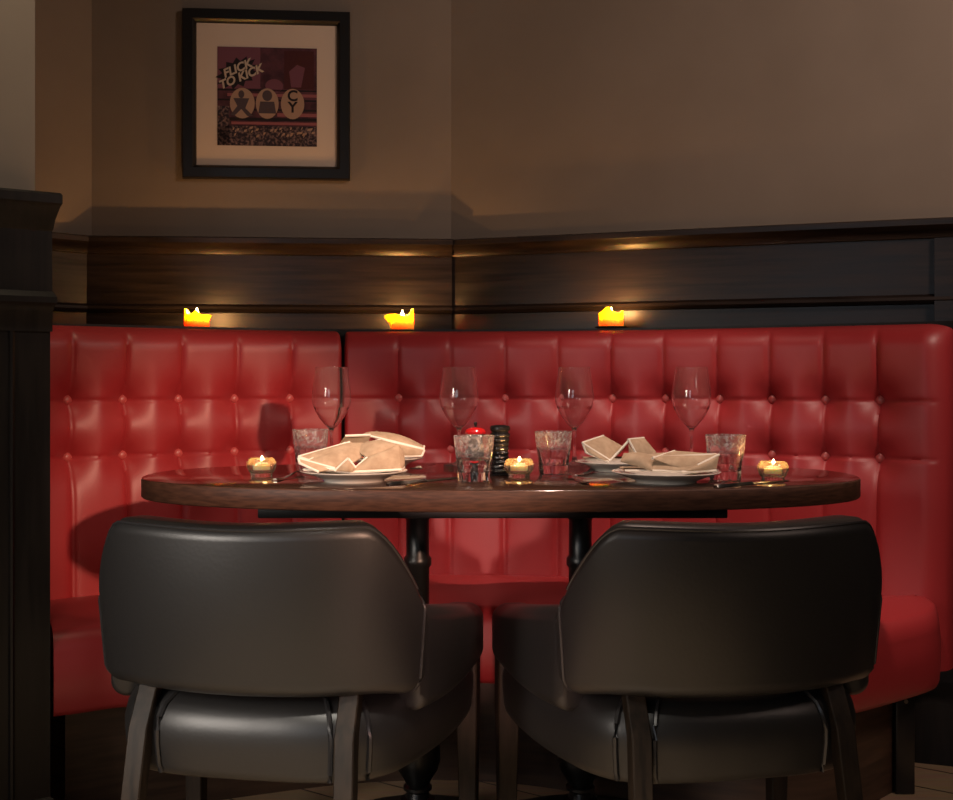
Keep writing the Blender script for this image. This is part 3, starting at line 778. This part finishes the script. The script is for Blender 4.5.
# local: x right, z up, y towards the wall (0 = wall)
def frame_run():
    bm = bmesh.new(); o = [(-FW / 2, -FH / 2), (FW / 2, -FH / 2), (FW / 2, FH / 2), (-FW / 2, FH / 2)]
    sec = [(0, 0), (0, -.024), (.003, -.028), (.030, -.028), (.037, -.022), (.040, -.014), (.040, 0)]
    rings = []
    for x, z in o:
        rings.append([Vector((x - math.copysign(i, x), y, z - math.copysign(i, z))) for i, y in sec])
    rings.append(rings[0]); loft(bm, rings, caps=False); bmesh.ops.remove_doubles(bm, verts=bm.verts, dist=1e-6); return bm
obj('frame', frame_run(), M['frame_black'], pic, angle=30)
bm = bmesh.new(); box(bm, (0, -.009, 0), (FW - .07, .006, FH - .07)); obj('mount', bm, M['mount'], pic, smooth=False)
PW = 98 * ym / F; PX, PZ = .001, -.005
def flat(bm, pts, y):
    vs = [bm.verts.new((PX + x * PW, y, PZ + z * PW)) for x, z in pts]; bm.faces.new(vs)
pr = mat('print_ink', (.1, .05, .06), .7, spec=.2)
ramp_noise(pr, (.040, .016, .022), (.10, .036, .046), noise=26, detail=5)
crowd = ramp_noise(mat('print_speckle', (.08, .05, .05), .7, spec=.2), (.022, .016, .022), (.20, .13, .12), noise=130, detail=3, p0=.45, p1=.7)
inks = {k: mat('print_' + k, v, .7, spec=.2) for k, v in {'mauve': (.15, .055, .075), 'black': (.016, .012, .014), 'cream': (.46, .37, .28), 'pink': (.26, .085, .09), 'maroon': (.06, .016, .017), 'oval': (.34, .22, .15), 'grey': (.07, .05, .055)}.items()}
bm = bmesh.new(); box(bm, (PX, -.0125, PZ), (PW, .001, PW)); prn = obj('print', bm, pr, pic, smooth=False)
yb = -.0131
def ink(name, polys, m, y):
    bm = bmesh.new()
    for p in polys: flat(bm, p, y)
    return obj(name, bm, m, prn, smooth=False)
rect = lambda x0, z0, x1, z1: [(x0, z0), (x1, z0), (x1, z1), (x0, z1)]
def ell(cx, cz, a, b, n=28): return [(cx + a * math.cos(2 * PI * k / n), cz + b * math.sin(2 * PI * k / n)) for k in range(n)]
ink('mauve_panel', [rect(-.5, .08, -.07, .5)], inks['mauve'], yb)
ink('maroon_panel', [rect(.17, .08, .47, .47)], inks['maroon'], yb)
ink('mauve_shape', [[(.24, .10), (.34, .10), (.38, .30), (.30, .33), (.22, .26)], ell(.07, .11, .09, .07), [(-.22, .09), (-.06, .09), (-.16, .18)]], inks['mauve'], yb - .0002)
star = []
for k in range(26):
    a = 2 * PI * k / 26 + .1; r = 1.0 if k % 2 else .72
    x, z = .235 * r * math.cos(a), .15 * r * math.sin(a); star.append((-.30 + x * .9 - z * .45, .235 + z * .9 + x * .45))
ink('burst', [star], inks['black'], yb - .0004)
ink('stripe', [rect(-.5, .055, .5, .072), rect(-.5, -.045, .5, -.028), rect(-.32, -.145, .5, -.125), rect(-.42, -.245, .5, -.215)], inks['black'], yb - .0002)
ink('pink_stripe', [rect(-.36, -.285, .5, -.258), rect(-.4, .0, .5, .03), rect(.1, -.20, .5, -.165)], inks['pink'], yb - .0003)
ink('oval', [ell(-.25, -.07, .125, .155), ell(.0, -.07, .115, .155), ell(.255, -.07, .118, .155)], inks['oval'], yb - .0005)
fig = []
fig += [ell(-.26, .02, .03, .04), [(-.34, -.02), (-.18, -.02), (-.22, -.12), (-.14, -.20), (-.20, -.20), (-.26, -.13), (-.33, -.20), (-.37, -.19), (-.30, -.10)]]
fig += [ell(.0, .01, .05, .055), [(-.07, -.05), (.07, -.05), (.09, -.17), (-.09, -.17)]]
ink('figure', fig, inks['grey'], yb - .0007)
def text_mesh(name, body, size, cx, cz, rot, m, y, shear=.25, parent=None):
    cu = bpy.data.curves.new(name, 'FONT'); cu.body = body; cu.size = size * PW; cu.align_x = 'CENTER'; cu.align_y = 'CENTER'; cu.shear = shear; cu.offset = .0012; cu.space_line = .78
    o = bpy.data.objects.new(name + '_src', cu); COL.objects.link(o)
    dg = bpy.context.evaluated_depsgraph_get(); me = bpy.data.meshes.new_from_object(o.evaluated_get(dg)); bpy.data.objects.remove(o); bpy.data.curves.remove(cu)
    me.materials.clear(); me.materials.append(m)
    r = bpy.data.objects.new(name, me); COL.objects.link(r); r.parent = prn
    r.location = (PX + cx * PW, y, PZ + cz * PW); r.rotation_euler = (PI / 2, -rot, 0)
    return r
t = text_mesh('lettering', 'FLICK\nTO KICK', .118, -.285, .235, math.radians(24), inks['cream'], yb - .0008); t['label'] = 'slanted cream lettering FLICK TO KICK'
text_mesh('lettering', 'C\nY', .15, .255, -.05, 0, inks['black'], yb - .0008, shear=0)
ink('speckle_band', [rect(-.5, -.5, .5, -.30), rect(-.5, -.5, -.38, -.10)], crowd, yb - .0004)
random.seed(3)
sq = []
for k in range(34):
    x = random.uniform(-.36, .46); z = random.uniform(-.42, -.33); w = random.uniform(.008, .03); sq.append([(x, z), (x + w, z + .004), (x + w + .008, z + .028), (x + .008, z + .024)])
ink('speckle', sq, inks['oval'], yb - .0007)

# ------------------------------------------------------------------ light and camera
def area(name, loc, target, size, w, color, sy=None, spread=None):
    l = bpy.data.lights.new(name, 'AREA'); l.energy = w; l.color = color; l.size = size
    if sy: l.shape = 'RECTANGLE'; l.size_y = sy
    if spread: l.spread = math.radians(spread)
    o = bpy.data.objects.new(name, l); COL.objects.link(o); o.location = loc
    o.rotation_euler = (Vector(target) - Vector(loc)).to_track_quat('-Z', 'Y').to_euler(); return o
def spot(name, loc, target, w, color, angle, r=.06, blend=.6):
    l = bpy.data.lights.new(name, 'SPOT'); l.energy = w; l.color = color; l.spot_size = math.radians(angle); l.spot_blend = blend; l.shadow_soft_size = r
    o = bpy.data.objects.new(name, l); COL.objects.link(o); o.location = loc
    o.rotation_euler = (Vector(target) - Vector(loc)).to_track_quat('-Z', 'Y').to_euler(); return o
spot('ceiling_downlight', (.30, 1.95, 2.6), (.25, 2.55, .28), 108, (1, .72, .59), 50, .05, .5)
spot('ceiling_downlight', (-.75, 1.95, 2.6), (-.70, 2.55, .4), 22, (1, .80, .55), 50, .05, .5)
spot('ceiling_downlight', (-.25, .35, 2.6), (-.22, .75, 0), 540, (1, .92, .80), 56, .06, .7)
spot('warm_lamp', (1.25, -.7, 1.75), (-.66, 3.0, .58), 430, (1, .58, .40), 15.5, .05, .7)
spot('low_fill', (.0, -1.6, .76), (.0, 2.6, .48), 260, (1, .58, .50), 8, .05, .6)  # added fill beam, brightens the seat front between the chairs
area('side_lamp', (-1.6, .3, 1.2), (-.50, 1.8, .6), .5, 1.8, (1, .90, .80), sy=.7, spread=36)
for wx in (-1.55, -.95):
    area('window_daylight', (wx, -2.4, 1.5), (wx * .2, 3.0, .95), .38, 4.5, (.80, .88, 1.0), sy=1.1)
area('room_glow', (2.0, .7, 2.5), (1.25, 2.9, 1.9), .6, 13, (1, .74, .62), spread=95)
w = bpy.data.worlds.new('World'); S.world = w; w.use_nodes = True
w.node_tree.nodes['Background'].inputs['Color'].default_value = (1, .82, .66, 1); w.node_tree.nodes['Background'].inputs['Strength'].default_value = .010
cam = bpy.data.cameras.new('camera'); co = bpy.data.objects.new('camera', cam); COL.objects.link(co)
co.location = (0, 0, CH); co.rotation_euler = (PI / 2, 0, 0)
cam.sensor_width = 36; cam.lens = F / 953 * 36; cam.shift_y = -(400 - HY) / 953; cam.clip_start = .05
S.camera = co
S.view_settings.view_transform = 'Standard'; S.view_settings.look = 'None'; S.view_settings.gamma = 1; S.view_settings.use_curve_mapping = False; S.view_settings.exposure = 0.0
try:
    S.cycles.use_denoising = True; S.cycles.max_bounces = 14; S.cycles.transmission_bounces = 14; S.cycles.transparent_max_bounces = 12; S.cycles.sample_clamp_indirect = 4.0
    S.cycles.caustics_reflective = True; S.cycles.caustics_refractive = True; S.cycles.blur_glossy = .5
except Exception: pass
